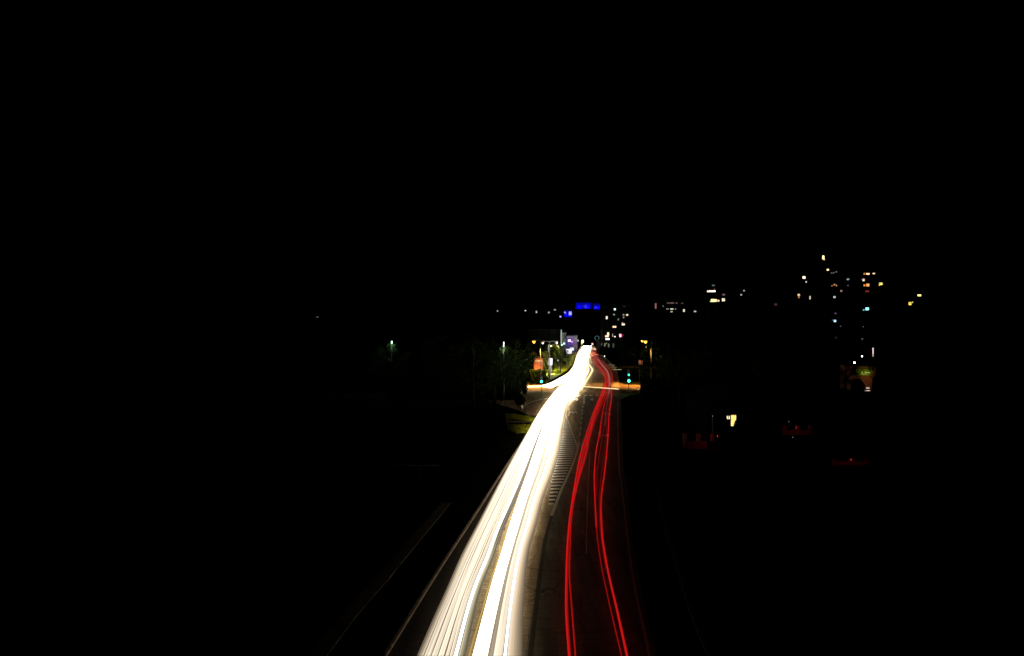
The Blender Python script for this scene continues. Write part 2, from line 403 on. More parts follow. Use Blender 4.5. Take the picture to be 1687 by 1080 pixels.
def rr_(p, r, fade, z):                                # a strand that fades in also thins out
    return r if not fade else [a*min(1, 2*fade(CY + F*(CAMZ-z)/q.y)) for a, q in zip(r, p)]
GW = 'headlight trails sweeping down the left lane'
trail('headlight_trail', 'cream headlight trail along the outer left edge, nearest the kerb', 'light trail', many(AL, AR, [.03,.08,.13,.19,.25,.30,.36], .033, mid=1.8, far=12.), CREAM, .92, GW)
trail('headlight_trail', 'broad cream headlight trail in the middle of the left white band', 'light trail', many(AL, AR, [.44,.50,.56,.66,.71,.76,.81], .033, mid=1.8, far=12.), CREAM, .95, GW)
trail('headlight_trail', 'thin bluish white headlight trail on the right edge of the left band', 'light trail', many(AL, AR, [.90,.95], .034, amp=.01), BLUEW, 2.8, GW)
trail('headlight_trail', 'thin amber headlight trail on the left edge of the right band', 'light trail', many(BL, BR, [-.09,-.03], .014, amp=.01, far=.8, y1=770, fade=lambda y: min(1, max(.02, (y-770)/160))), AMBER, .45, GW)
trail('headlight_trail', 'bright white headlight trail in the left half of the right band', 'light trail', many(BL, BR, [.04,.10,.16,.22,.28,.34,.40], .038, mid=6., far=26.), WHITE, 3.0, GW)
trail('headlight_trail', 'cream headlight trail in the right half of the right band', 'light trail', many(BL, BR, [.62,.68,.74,.80,.98], .034, mid=1.35, far=12.), CREAM, .98, GW)
trail('headlight_trail', 'thin bluish white headlight trail inside the right half of the right band', 'light trail', many(BL, BR, [.87,.91], .034, amp=.008), BLUEW, 3.0, GW)
trail('headlight_trail', 'faint peach glow strands added low between the two white bands', 'light trail',  # added strands glow in place of the lit road in the gaps
      many(AL, AR, [1.04,1.10,1.16,1.22], .026, z=(.55,.62), y0=930, near=.25, mid=.75, far=1.2, fade=lambda y: max(0, min(1, (930-y)/160))) + many(BL, BR, [.47,.52,.57], .025, near=.45, mid=1.2, far=3.), DIM, .8, GW)
def fringe(Lf, Rf, us, label, col, k0, y0=1080, **k):  # added strands imitate the soft glow spreading from the band edges
    out = []
    for n_, u in enumerate(us):
        z_ = rt.uniform(.32, .5); w_ = k0*(1 - n_/len(us))**1.5 + .10
        p, gl = band(Lf, Rf, u, z_, .02, .012, rt.uniform(0, 6), near=w_, mid=w_*2.4, far=w_*6, y0=y0, y1=600 + 6*n_, **k)
        out.append((p, gl, .026))
    return trail('headlight_trail', label, 'light trail', out, col, 1.0, GW)
fringe(BL, BR, [1.04 + .032*i for i in range(11)], 'soft tan fringe of added glow strands on the right edge of the right band', (1,.76,.50), .75)
fringe(AL, AR, [-.015 - .03*i for i in range(5)], 'soft dim fringe of added glow strands on the outer left edge of the left band', (1,.80,.56), .6)
fringe(AL, AR, [1.0 + .03*i for i in range(6)], 'soft tan fringe of added glow strands on the inner edge of the left band', (.95,.84,.55), .6)
trail('headlight_trail', 'hazy outer glow added around the headlight trails beyond the junction', 'light trail',  # added strands imitate the bloom around the far trails
      many(AL, AR, [-.5,-.35,-.2,-.1], .05, y0=650, far=2., fade=lambda y: max(0, min(1, (650-y)/30))) + many(BL, BR, [1.08,1.2,1.32], .05, y0=612, far=2., fade=lambda y: max(0, min(1, (612-y)/10))), (1,.82,.5), .5, GW)
# loops through the junction and the turning traffic
def gpath(pts, z, n=8, dx=0, dy=0):
    return [G(x+dx, y+dy, z) for x, y in spline(pts, n)]
def flat(pts, z, r, st=1.0, dx=0, dy=0, n=8):
    p = gpath(pts, z, n, dx, dy); return (p, [st]*len(p), r)
l1 = [(957,641),(961.7,634),(968,624),(974,614),(976,608),(971,601),(965,594),(961,586),(963,577),(968,571)]
l2 = [(948,641),(954,634),(961,625),(968,614),(969.6,607),(965,600),(960,592),(958,584),(961,576)]
trail('headlight_trail', 'pale yellow headlight trail looping right of the white band beyond the junction', 'light trail', [flat(l1, .65, .07, 1.3), flat(l1, .7, .05, 1.0, -1.2, 0), flat(l1, .6, .04, .6, 1.2, .3)], (1,.85,.45), 1.6, GW)
trail('headlight_trail', 'inner white headlight trail looping between the yellow loop and the band', 'light trail', [flat(l2, .65, .08, 1.5), flat(l2, .7, .05, 1.0, -1.0, 0)], WHITE, 2.0, GW)
rows_t = []
base = [(860,637),(876,636.2),(892,635),(906,631),(921,623.5),(935,615),(944,605),(948,594),(952,583)]
for i in range(20):
    s = i/19; rows_t.append(flat([(x, y + s*(0 if x < 880 else (1.5 if x < 900 else 7)) + rt.uniform(-.4,.4)) for x, y in base], rt.uniform(.55,.75), .07, rt.uniform(.8, 1.6), dx=s*3))
trail('headlight_trail', 'white headlight trail of cars turning in from the left side street', 'light trail', rows_t, WHITE, 2.6, GW)
for i, (yo, st, lab) in enumerate([(0, 1.0, 'thin yellow light trail crossing the junction towards the right arm')]):
    hp = [(905,634),(930,634.6),(950,635.6),(980,637.8),(1005,639.6),(1019,640.6)]
    trail('headlight_trail', lab, 'light trail', [flat(hp, .65, .05, 1.0)], (1,.78,.40), 2.0, GW)
for pts, st_, lab in (([(1003,600.5),(1008,601),(1013,601)], .3, 'short dim light streak, the topmost of three right of the red bend'), ([(1005,604.5),(1012,604.6),(1016,605)], .18, 'short dim light streak, the middle one of three right of the red bend'), ([(1009,608.3),(1016,608.4),(1020,608.6),(1024,608.4)], .38, 'long dim light streak, the lowest of three right of the red bend')):
    trail('headlight_trail', lab, 'light trail', [flat(pts, .3, .06, 1.)], (1,.8,.45), st_, GW)

GR = 'red tail light trails running up the right lane'
def redp(pts, z=.32, y1=None):
    fn = hermite(pts); y0 = max(y for x, y in pts); yl = min(y for x, y in pts)
    ext = [y0+250, y0+100] if y0 > 1070 else []
    path = []
    for yy in ext + rows(y0, yl, 8):
        x = fn(yy); path.append(G(x, yy, z))
    return path
def red(label, lines, col=RED, st=.56, name='tail_light_trail', r0=.055, ramp=None):
    strands = []
    for pts, r, s in lines:
        p = redp(pts); r *= .8; strands.append((p, [s*(.8 + .5*max(0, min(1, (q.y-30)/90)))*(ramp(q.y) if ramp else 1) for q in p], r))
    return trail(name, label, 'light trail', strands, col, st, GR)
a_ = [(937.4,1080),(932.5,1002),(933,941),(934.4,900),(937.4,864),(941,835),(944.5,812),(949,785),(955.5,752),(964,722),(973,693),(984,666),(992,645),(997,630),(995,618),(986,606),(978,594),(973,584),(972,574)]
b_ = [(948,1080),(942,1002),(938,941),(939.4,900),(941,860),(945,830),(951,800),(960,770),(967,745),(972,715),(982.6,678.5),(990,660),(996,643),(1000,630),(999,618),(994,610),(984,598),(977,588),(975,576)]
c_ = [(1024,1080),(1003,990),(990,927),(982.5,868),(980,817),(979,780),(982.6,739.6),(988,712),(992,684),(996.5,662),(1000.6,648),(1002,634),(1001.5,621),(997,609),(987,597),(979,587),(977,577)]
d_ = [(1033,1080),(1017,1006.7),(1001,937),(991.5,874),(990.5,820),(995.6,780),(1000,739.6),(1002,712),(1004,678.5),(1007,660),(1008,641),(1009,623),(1004.5,608),(992,595),(982,585),(979,577)]
c2 = [(1026,1080),(1006,990),(993,927),(985,868),(983,817),(984,780),(989,739.6),(994,712),(997,684),(1000,662),(1003,648),(1004,634),(1004,621),(1000,609),(990,597),(981,587),(978,577)]
d2 = [(1030,1080),(1013.5,1006.7),(998,937),(989,874),(987.6,820),(991,780),(996.5,739.6),(999,712),(1001.5,678.5),(1005,660),(1006.5,641),(1007,623),(1002,608),(990,595),(980.5,585),(978,577)]
mid1 = [(x+.35*(q-x), y) for (x, y), (q, _) in zip(a_, b_)]
red('bright red tail light trail on the left side of the left red bundle', [(a_, .044, 1.25), ([(x+2.2, y) for x, y in a_], .035, .6)])
red('darker red tail light trail on the right side of the left red bundle', [(b_, .032, .75), ([(x-2.0, y) for x, y in b_ if y < 850], .045, 1.0)])
red('red tail light trail filling the middle of the left red bundle', [([(x+4, y) for x, y in a_ if y < 815], .05, .9), ([(x+7, y) for x, y in a_ if 640 < y < 770], .05, .7), ([(x-5, y) for x, y in b_ if 640 < y < 800], .04, .6)])
red('thin red tail light trail on the left side of the right red pair', [(c_, .028, .55), ([(x, y) for x, y in c_ if y < 900], .05, .9)])
red('bright red tail light trail on the right side of the right red pair', [(d_, .05, 1.1), ([(x, y) for x, y in d_ if y < 900], .055, .9)])
red('dim red streaks between the two lines of the right red pair', [([(x, y) for x, y in c2 if y < 830], .03, .28), ([(x, y) for x, y in d2 if y < 950], .025, .3)])
pk = [(997.5,700),(998,684),(1000,664),(1002.5,648),(1003.5,632),(1002.8,620),(999,610),(991,600),(983,590)]
red('pinkish tail light trail in the middle of the red bend past the junction', [(pk, .08, 1.0), ([(x+1.5, y) for x, y in pk if y < 650], .08, .9)], (1,.32,.30), .34, ramp=lambda D: .12 + .88*max(0, min(1, (D-105)/50)))
red('orange red light trail lying across the far end of the red trails', [([(974,586),(978,584.5),(985,583.3)], .12, 1.0), ([(970,583),(976,581.4),(981,581)], .12, 1.3)], (1,.22,.10), 1.3)

# ------------------------------------------------------------------ street lamps, signals, signs
def point(parent, loc, col, power, r=.15, spot=None):
    ld = bpy.data.lights.new('lamp_glow', 'SPOT' if spot else 'POINT'); ld.energy = power; ld.color = col; ld.shadow_soft_size = r
    if spot: ld.spot_size = R(spot); ld.spot_blend = .6
    o = bpy.data.objects.new('lamp_glow', ld); COL.objects.link(o); o.parent = parent; o.location = loc; return o
SODIUM = (1.0, .50, .12)
def street_lamp(px, py, D, label, col, st, power=0, arm=(-1.2, 0), dbl=False, lit=True, lens_r=.30, spot=124, pole_m='metal'):
    top = P(px, py, D); h = top.z + .1
    e = empty('street_lamp', (top.x - arm[0], D - arm[1], 0), label, 'street lamp', 'street lamps around the junction')
    MB().tube([(0,0,0), (0,0,h*.5), (0,0,h)], [.10,.08,.06], 8).build('pole', M[pole_m], e, smooth=True)
    for sgn in ((1, -1) if dbl else (1,)):
        ax, ay = arm[0]*sgn, arm[1]*sgn
        MB().tube([(0,0,h-.02), (ax*.5, ay*.5, h+.14), (ax*.85, ay*.85, h+.12)], .035, 6).build('arm', M[pole_m], e)
        hd = MB().lathe([(.05,.26),(.22,.18),(.33,.06),(.32,.02)], (ax, ay, h-.04), 12).build('lamp_head', M[pole_m], e)
        ln = MB().lathe([(lens_r,.015),(lens_r*.9,-.16),(lens_r*.6,-.34),(lens_r*.2,-.42)], (ax, ay, h-.04), 12).build('lens', em(col, st) if lit else M['white'], hd)
    if power: point(e, (arm[0], arm[1], h-.75), SODIUM if col[2] < 170 else lin(col), power, .15, spot)
    return e
street_lamp(879.5, 562, 140, 'orange lit street lamp on a tall pole left of the junction', (255,165,60), 2.6, 34000, pole_m='dmetal')
street_lamp(1063.3, 562, 140, 'bright orange street lamp over the right arm of the junction', (255,165,60), 3.2, 17000, arm=(-1.0,0), pole_m='dmetal')
street_lamp(1058, 561, 205, 'smaller orange street lamp just behind the bright right one', (255,180,80), 2.2, 2500, arm=(-1.0,0), pole_m='dmetal')
street_lamp(894, 563.5, 152, 'unlit double armed street lamp glowing pink beside the orange tree', (255,200,180), 1, 0, arm=(-1.3,0), dbl=True, lit=False)
def post_top(px, py, D, label, col, st, power, hh=.7, w=.07, zb=0):
    p = P(px, py, D); e = empty('post_lamp', (p.x, D, zb), label, 'lamp', 'slim lamps with a glowing head')
    MB().tube([(0,0,0), (0,0,p.z-hh/2-zb)], [.06,.04], 8).build('pole', M['dmetal'], e)
    MB().lathe([(w*.6,0),(w,.05),(w,hh-.05),(w*.6,hh)], (0,0,p.z-hh/2-zb), 10).build('lamp_tube', em(col, st), e)
    MB().lathe([(w*1.3,0),(w*1.3,.05),(w*.3,.10)], (0,0,p.z+hh/2-zb), 10).build('cap', M['dmetal'], e)
    if power: point(e, (0, -.5, p.z-zb-.3-hh/2), lin(col), power, .1)
    return e
post_top(830, 567, 110, 'slim white tube lamp standing above the bright green leaves', (235,235,240), 1.6, 420, .75, .07)
post_top(645.5, 563.5, 120, 'lone cold white lamp far out on the dark left side', (200,235,240), 6, 320, .32, .10)
post_top(1438.3, 580, 130, 'white tube lamp on the pole above the green sign on the right', (235,215,205), 1.0, 0, 1.5, .09)
post_top(904, 573, 170, 'pale glowing mast rising over the white advertising panel', (200,215,200), .7, 0, 1.6, .09)
post_top(1420.2, 586.6, 131, 'round white lamp above the left half of the green sign', (245,250,230), 6, 0, .22, .11)
post_top(1407.8, 597, 129, 'brighter white lamp lowest and leftmost beside the green sign', (240,255,245), 9, 40, .24, .13)
post_top(1088.3, 587.2, 150, 'small white lamp alone right of the orange box sign', (220,220,220), 1.2, 0, .2, .09)
post_top(996, 586.3, 210, 'small tilted white lamp beside the red bend', (230,230,215), 2.5, 0, .35, .12)
post_top(919.2, 593.3, 172, 'tiny white lamp in the dark trees right of the advertising panel', (220,215,225), 1.8, 0, .2, .1)

def signal(px, base_y, label, greens, side=.0):
    D = F*CAMZ/(base_y-CY); e = empty('traffic_light', ((px-CX)/F*D, D, 0), label, 'traffic light', 'traffic lights at the junction')
    zs = [CAMZ - (g_-CY)/F*D for g_ in greens]; htop = max(zs) + .75
    MB().tube([(0,.16,0), (0,.16,htop)], .055, 8).build('pole', M['dmetal'], e)
    for k, z in enumerate(zs):
        s_ = 1.0
        hd = MB().box(-.17*s_, .17*s_, -.12, .10, z-.2, z+.2+.62*s_ if k == 0 else z+.34).build('signal_head', M['black'], e)
        for q in range(3 if k == 0 else 1):
            zz = z + q*.29
            MB().disc((0, -.121, zz), (.15 if k == 0 else .21) if len(zs) > 1 else .19, 16, .02).build('lens', em((60,255,190), 5 if k == len(zs)-1 else 2.2) if q == 0 else M['glass'], hd)
            v = MB()
            for i in range(9):
                a0, a1 = math.pi*i/9, math.pi*(i+1)/9
                v.poly([(.14*math.cos(a0), -.12, zz+.14*math.sin(a0)), (.14*math.cos(a1), -.12, zz+.14*math.sin(a1)), (.14*math.cos(a1), -.28, zz+.14*math.sin(a1)), (.14*math.cos(a0), -.28, zz+.14*math.sin(a0))])
            v.build('visor', M['black'], hd)
    point(e, (0, -.4, zs[-1]), (.12, 1, .62), 25, .08)
    return e
signal(1036, 650, 'green traffic light with two lit lenses on the right corner', [617, 627])
signal(892, 648.5, 'green traffic light on a thin pole on the left corner', [628])

# right end of the cross street: small lit post
def bollard(px, base_y, label, h=.9):
    D = F*CAMZ/(base_y-CY); e = empty('bollard', ((px-CX)/F*D, D, 0), label, 'bollard')
    MB().lathe([(.09,0),(.09,h*.7),(.07,h*.9),(.03,h)], (0,0,0), 12).build('post', M['white'], e)
    MB().lathe([(.095,h*.45),(.095,h*.6)], (0,0,0), 12).build('band', em((255,220,160), 1.2), e)
bollard(1052, 645.5, 'small white bollard at the end of the lit right arm')
bollard(860.3, 673.5, 'short white bollard where the curved turning line begins', .55)

# signs
def panel_sign(name, x0, y0, x1, y1, D, label, cat, face, frame='dmetal', depth=.25, legs=2, zb=0, marks=None):
    a, b = P(x0, y1, D), P(x1, y0, D); cx = (a.x+b.x)/2; e = empty(name, (cx, D, zb), label, cat)
    w = (b.x-a.x)/2
    MB().box(-w-.06, w+.06, .003, depth, a.z-zb-.06, b.z-zb+.06).build('casing', M[frame], e)
    MB().box(-w, w, -.03, 0, a.z-zb, b.z-zb).build('face', face, e)
    for s_ in ((-.7, .7) if legs == 2 else (0,)):
        if legs: MB().tube([(w*s_, depth/2, 0), (w*s_, depth/2, a.z-zb-.06)], .06, 8).build('post', M['dmetal'], e)
    if marks:
        mb = MB()
        for (u0, u1, v0, v1) in marks: mb.box(-w+2*w*u0, -w+2*w*u1, -.045, -.031, a.z-zb+(b.z-a.z)*v0, a.z-zb+(b.z-a.z)*v1)
        mb.build('lettering', M['dmetal'], e)
    return e
ps = panel_sign('advertising_panel', 903.3, 590, 910, 601, 176, 'tall white glowing advertising panel left of the lawn', 'advertising panel', em((250,245,250), 1.5), legs=0)
a, b = P(904, 613, 176), P(909.5, 602, 176)
MB().box(-.33, .33, .0, .25, .0, b.z+.02).build('lit_base', em((190,190,180), .45), ps)
point(ps, (.2, -1.2, 1.6), (.9,1,.8), 1500, .3)
panel_sign('billboard', 932.6, 574.5, 942, 582.6, 205, 'white billboard on a pole left of the far headlights', 'billboard', em((245,235,255), 1.3), legs=1,
           marks=[(.25,.75,.52,.57),(.2,.3,.35,.5),(.36,.5,.38,.42)])
panel_sign('billboard', 938.6, 572.3, 945.5, 577.5, 222, 'second pale billboard peeking out behind the white one', 'billboard', em((225,240,245), 1.0), legs=1)
panel_sign('box_sign', 1052.7, 593.6, 1059, 599.8, 150, 'dim orange box sign under the right street lamp', 'sign', em((195,105,70), .9), legs=2, marks=[(.48,.52,.1,.9)])
MBx = panel_sign('box_sign', 1020.3, 549.8, 1023.8, 555, 330, 'pink white lit sign at the right end of the bright shops', 'sign', em((255,190,200), 1.5), legs=1)
panel_sign('box_sign', 1024.2, 550.6, 1027.2, 553.8, 331, 'dark red lit sign just right of the pink white one', 'sign', em((150,15,45), .9), legs=1)
# ring sign
p = P(983.5, 556.5, 330); e = empty('ring_sign', (p.x, 330, 0), 'pale ring shaped sign on a post above the red traffic', 'sign')
rg = spline([(.75*math.cos(t*.524)*1.15, 0, p.z+.8*math.sin(t*.524)) for t in range(-2, 9)], 3)
MB().tube(rg, .09, 6).build('ring', em((90,125,125), .8), e); MB().tube([(0,.1,0), (0,.1,p.z-.8)], .06, 8).build('post', M['dmetal'], e)
# blue lamp
post_top(986.8, 573.6, 345, 'blue violet lamp beside the far end of the red trails', (170,130,255), 9, 0, .5, .25)
post_top(943, 576, 300, 'small warm lamp right of the white billboard', (255,245,220), 2, 0, .4, .2)

# ------------------------------------------------------------------ trees and shrubs
def tree_mesh(h, cr, n, seed, leafm, squash=1.0, leaf=.22, cz=.62):
    r_ = random.Random(seed); tr = MB(); lf = MB()
    base = [(0,0,0), (r_.uniform(-.1,.1), 0, h*.25), (r_.uniform(-.2,.2), r_.uniform(-.1,.1), h*.55), (0, 0, h*.8)]
    tr.tube(base, [h*.026, h*.02, h*.013, h*.005], 8)
    limbs = []
    for k in range(9):
        a = k*2.4 + r_.uniform(-.3,.3); z0 = h*r_.uniform(.3, .65); L = cr*r_.uniform(.5, .9)
        tip = Vector((math.cos(a)*L, math.sin(a)*L, z0 + L*r_.uniform(.3, .9)))
        tr.tube([(0,0,z0), tuple(tip*.5 + Vector((0,0,z0*.5))), tuple(tip)], [h*.009, h*.006, h*.002], 5); limbs.append(tip)
    clumps = []
    for k in range(34):
        while True:
            v = Vector((r_.uniform(-1,1), r_.uniform(-1,1), r_.uniform(-1,1)))
            if .3 < v.length < 1: break
        clumps.append((Vector((v.x*cr, v.y*cr, h*cz + v.z*h*(1-cz)*.92*squash)), cr*r_.uniform(.16, .36)))
    for t in limbs: clumps.append((t, cr*.3))
    for _ in range(n):
        c, rad = r_.choice(clumps)
        d = Vector((r_.gauss(0,1), r_.gauss(0,1), r_.gauss(0,1))).normalized()*rad*(r_.random()**.4)
        p = c + d; s = leaf*r_.uniform(.5, 1.3)
        u = Vector((r_.gauss(0,1), r_.gauss(0,1), r_.gauss(0,.6))).normalized(); w = u.cross(Vector((r_.gauss(0,1), r_.gauss(0,1), r_.gauss(0,1)))).normalized()
        lf.poly([p-u*s*.5, p+w*s*.28, p+u*s*.5, p-w*s*.28])
    return tr.mesh('trunk', M['bark']), lf.mesh('crown', leafm)
KINDS = {
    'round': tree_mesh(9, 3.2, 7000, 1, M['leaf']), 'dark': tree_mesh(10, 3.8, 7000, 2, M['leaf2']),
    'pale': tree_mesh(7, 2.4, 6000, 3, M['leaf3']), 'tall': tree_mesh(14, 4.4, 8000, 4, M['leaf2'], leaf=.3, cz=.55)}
KH = {'round': 9, 'dark': 10, 'pale': 7, 'tall': 14}
def tree(px, D, kind, label, sc=1.0, name='tree', rz=0.0, cat='tree', z=0.0, group='trees around the junction', sxy=None):
    e = empty(name, ((px-CX)/F*D, D, z), label, cat, group, rz)
    s3 = (sxy or sc, sxy or sc, sc); e.scale = s3
    for nm, me in zip(('trunk', 'crown'), KINDS[kind]):
        o = bpy.data.objects.new(nm, me); COL.objects.link(o); o.parent = e
    return e
tree(829, 110.2, 'dark', 'leafy tree with lamp lit green leaves under the white tube lamp', .76)
tree(645, 120.3, 'dark', 'tree with faint teal leaves under the lone left lamp', .78, rz=2)
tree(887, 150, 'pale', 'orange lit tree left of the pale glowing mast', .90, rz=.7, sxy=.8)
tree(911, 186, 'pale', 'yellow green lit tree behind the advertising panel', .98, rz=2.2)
tree(923, 178, 'dark', 'dark tree between the advertising panel and the billboard', .62, rz=1.1)
tree(846, 118, 'dark', 'black tree hiding the left end of the side street', .85, rz=.3)
tree(815, 104, 'tall', 'tall dark tree left of the lit green leaves', .62, rz=1.9)
tree(780, 96, 'tall', 'tall black tree farther left behind the grass corner', .66, rz=.9)
tree(730, 120, 'dark', 'black tree midway between the lone lamp and the junction', .9, rz=2.9)
tree(1082, 118, 'tall', 'tall black tree closing off the right arm of the junction', .62, rz=.4)
tree(1120, 105, 'dark', 'black round tree left of the red lit wall', .75, rz=1.4)
tree(1160, 126, 'tall', 'tall black tree behind the yellow window', .55, rz=2.2)
tree(1250, 92, 'dark', 'black tree right of the yellow window', .72, rz=.2)
tree(1330, 110, 'tall', 'tall black tree behind the dim red wall', .5, rz=2.6)
tree(1393, 118, 'dark', 'black tree covering the left end of the green sign', .56, rz=1.0)
tree(1460, 118, 'dark', 'black tree covering the right end of the green sign', .66, rz=2.0)
tree(1025, 240, 'dark', 'dark tree behind the right traffic light', .7, rz=2.0)
tree(1045, 200, 'dark', 'dark tree left of the orange box sign', .55, rz=1.0)
def shrub(px, base_y, h, r, label, m='leaf2', name='shrub', n=2200, seed=5):
    D = F*CAMZ/(base_y-CY); e = empty(name, ((px-CX)/F*D, D, 0), label, 'shrub', 'shrubs by the junction')
    r_ = random.Random(seed); lf = MB(); st = MB()
    for k in range(4): st.tube([(0,0,0), (r_.uniform(-r,r)*.4, r_.uniform(-r,r)*.4, h*.8)], [.04,.012], 5)
    for _ in range(n):
        z = r_.uniform(.05, 1); a = r_.uniform(0, 6.28); q = r*(1-abs(z-.5)**2*2.4)*(r_.random()**.4)*(1+.25*math.sin(a*3+z*5)); s = .12*r_.uniform(.6,1.3)
        p = Vector((math.cos(a)*q, math.sin(a)*q, z*h)); u = Vector((r_.gauss(0,1), r_.gauss(0,1), r_.gauss(0,1))).normalized(); w = u.orthogonal().normalized()
        lf.poly([p-u*s*.6, p+w*s*.35, p+u*s*.6, p-w*s*.35])
    st.build('stems', M['bark'], e); lf.build('foliage', M[m], e)
shrub(864, 650, 2.45, .42, 'dark upright shrub at the mouth of the left side street', n=3500)
shrub(856, 668, 1.5, .7, 'low dark shrub left of the curved turning line', seed=8)
shrub(899, 627, .9, .6, 'pale green lit shrub at the foot of the advertising panel', 'leaf3', seed=9)
shrub(1215.5, 745, 2.55, .42, 'dark shrub hiding the lower right corner of the yellow window', seed=12, n=3000)
shrub(1196, 746, 2.75, .22, 'slim dark shrub left of the yellow window', seed=14, n=2000)

def hedge(x0, x1, base_y, h, label, seed, n=16000):
    D = F*CAMZ/(base_y-CY); a, b = (x0-CX)/F*D, (x1-CX)/F*D; w = (b-a)/2; r_ = random.Random(seed)
    e = empty('hedge', ((a+b)/2, D, 0), label, 'hedge', 'tall hedges closing the side street'); lf = MB(); st = MB()
    for k in range(int(w*2/.5)): st.tube([(-w+.25+k*.5, 0, 0), (-w+.25+k*.5+r_.uniform(-.1,.1), r_.uniform(-.2,.2), h*.85)], [.035,.012], 5)
    for _ in range(n):
        x = r_.uniform(-w, w); top = h*(.88+.16*noise.noise(Vector((x*.9, seed, 0)))); z = r_.uniform(0, top)*1.0; y_ = r_.uniform(-.55, .55); s_ = .27*r_.uniform(.6, 1.3)
        p = Vector((x + r_.gauss(0,.06), y_, z)); u = Vector((r_.gauss(0,1), r_.gauss(0,1), r_.gauss(0,1))).normalized(); q = u.orthogonal().normalized()
        lf.poly([p-u*s_*.6, p+q*s_*.35, p+u*s_*.6, p-q*s_*.35])
    st.build('stems', M['bark'], e); lf.build('foliage', M['leaf2'], e)
hedge(640, 857, 658, 3.0, 'tall dark hedge cutting off the left arm of the side street', 31, 30000)
hedge(874, 898, 633.5, 3.0, 'dark hedge under the orange lit kiosk behind the left traffic light', 33, 6000)
hedge(1056, 1190, 656, 3.0, 'tall dark hedge cutting off the right arm of the side street', 32)
shrub(1412, 655, 2.7, .95, 'dark shrub before the lower left corner of the green lit shop', seed=21, n=9000)
shrub(1447, 655, 3.2, .95, 'dark shrub before the lower right corner of the green lit shop', seed=22, n=9000)
# ------------------------------------------------------------------ parked car on the side street
def car(px, base_y, label, rz):
    D = F*CAMZ/(base_y-CY); e = empty('parked_car', ((px-CX)/F*D, D, 0), label, 'car', rz=rz)
    prof = [(-2.1,.35),(-2.15,.6),(-2.0,.85),(-1.1,.98),(-.45,1.42),(.9,1.45),(1.65,1.02),(2.1,.95),(2.15,.55),(2.1,.35)]
    b = MB(); n = len(prof)
    for yy, k in ((-.82,1.0),(-.88,1.0),(.88,1.0),(.82,1.0)):
        b.v += [(x*(1 if abs(yy) < .85 else .985), yy*(1 if z < 1.0 else .82), z) for x, z in prof]
    for j in range(3):
        for i in range(n): b.f.append([j*n+i, j*n+(i+1)%n, (j+1)*n+(i+1)%n, (j+1)*n+i])
    b.f.append(list(range(n))[::-1]); b.f.append([3*n+i for i in range(n)])
    bo = b.build('body', M['carpaint'], e)
    for s_ in (-1, 1):
        MB().poly([(-.95,.80*s_,1.03),(-.42,.735*s_,1.37),(.82,.735*s_,1.39),(1.35,.80*s_,1.05)][::s_]).build('side_window', M['glass'], e)
        for wx in (-1.35, 1.35):
            w = MB()
            for yy in (0, .2*s_): w.v += [(wx+.32*math.cos(k*.393), .72*s_+yy, .32+.32*math.sin(k*.393)) for k in range(16)]
            for k in range(16): w.f.append([k, (k+1)%16, 16+(k+1)%16, 16+k])
            w.f += [list(range(16)), [16+k for k in range(16)][::-1]]
            wo = w.build('wheel', M['black'], e)
            MB().tube([(wx,.925*s_,.32),(wx,.94*s_,.32)], .19, 12).build('rim', M['metal'], wo)
        MB().tube([(-2.12,.6*s_,.72),(-2.19,.6*s_,.72)], .09, 10).build('headlight', em((255,240,225), 5), e)
        MB().box(2.13, 2.17, .45*s_-.12, .45*s_+.12, .72, .86).build('tail_light', em((200,60,40), .8), e)
    MB().poly([(-1.12,-.74,1.0),(-1.12,.74,1.0),(-.5,.66,1.40),(-.5,-.66,1.40)]).build('windscreen', M['glass'], e)
    return e
car(851, 646, 'dark parked car with its headlights on at the left side street', R(115))
post_top(848.5, 636, 128, 'left of two small white lamps over the parked car', (255,245,225), 4, 0, .2, .16)
post_top(857, 636, 128, 'right of two small white lamps over the parked car', (255,235,210), 5, 0, .25, .2)
# low planter on the grass corner
c0 = G(839, 701); e = empty('planter', (G(857, 701).x, G(857,701).y, 0), 'low dark concrete planter standing on the lit grass corner', 'planter')
MB().box(-1.25, 1.1, -.3, .3, 0, .38).build('trough', M['wall2'], e); MB().box(-1.28, 1.13, -.34, .34, .383, .44).build('rim', M['concrete'], e)
# handrail on the far left
e = empty('handrail', (G(688, 790).x, G(688, 790).y, 0), 'thin grey handrail in the dark left of the road', 'handrail')
MB().tube([(-2.6,0,.95), (1.5,0,.95)], .03, 8).build('rail', M['metal'], e)
for k in range(4): MB().tube([(-2.5+k*1.3,0,0), (-2.5+k*1.3,0,.92)], .025, 6).build('post', M['dmetal'], e)

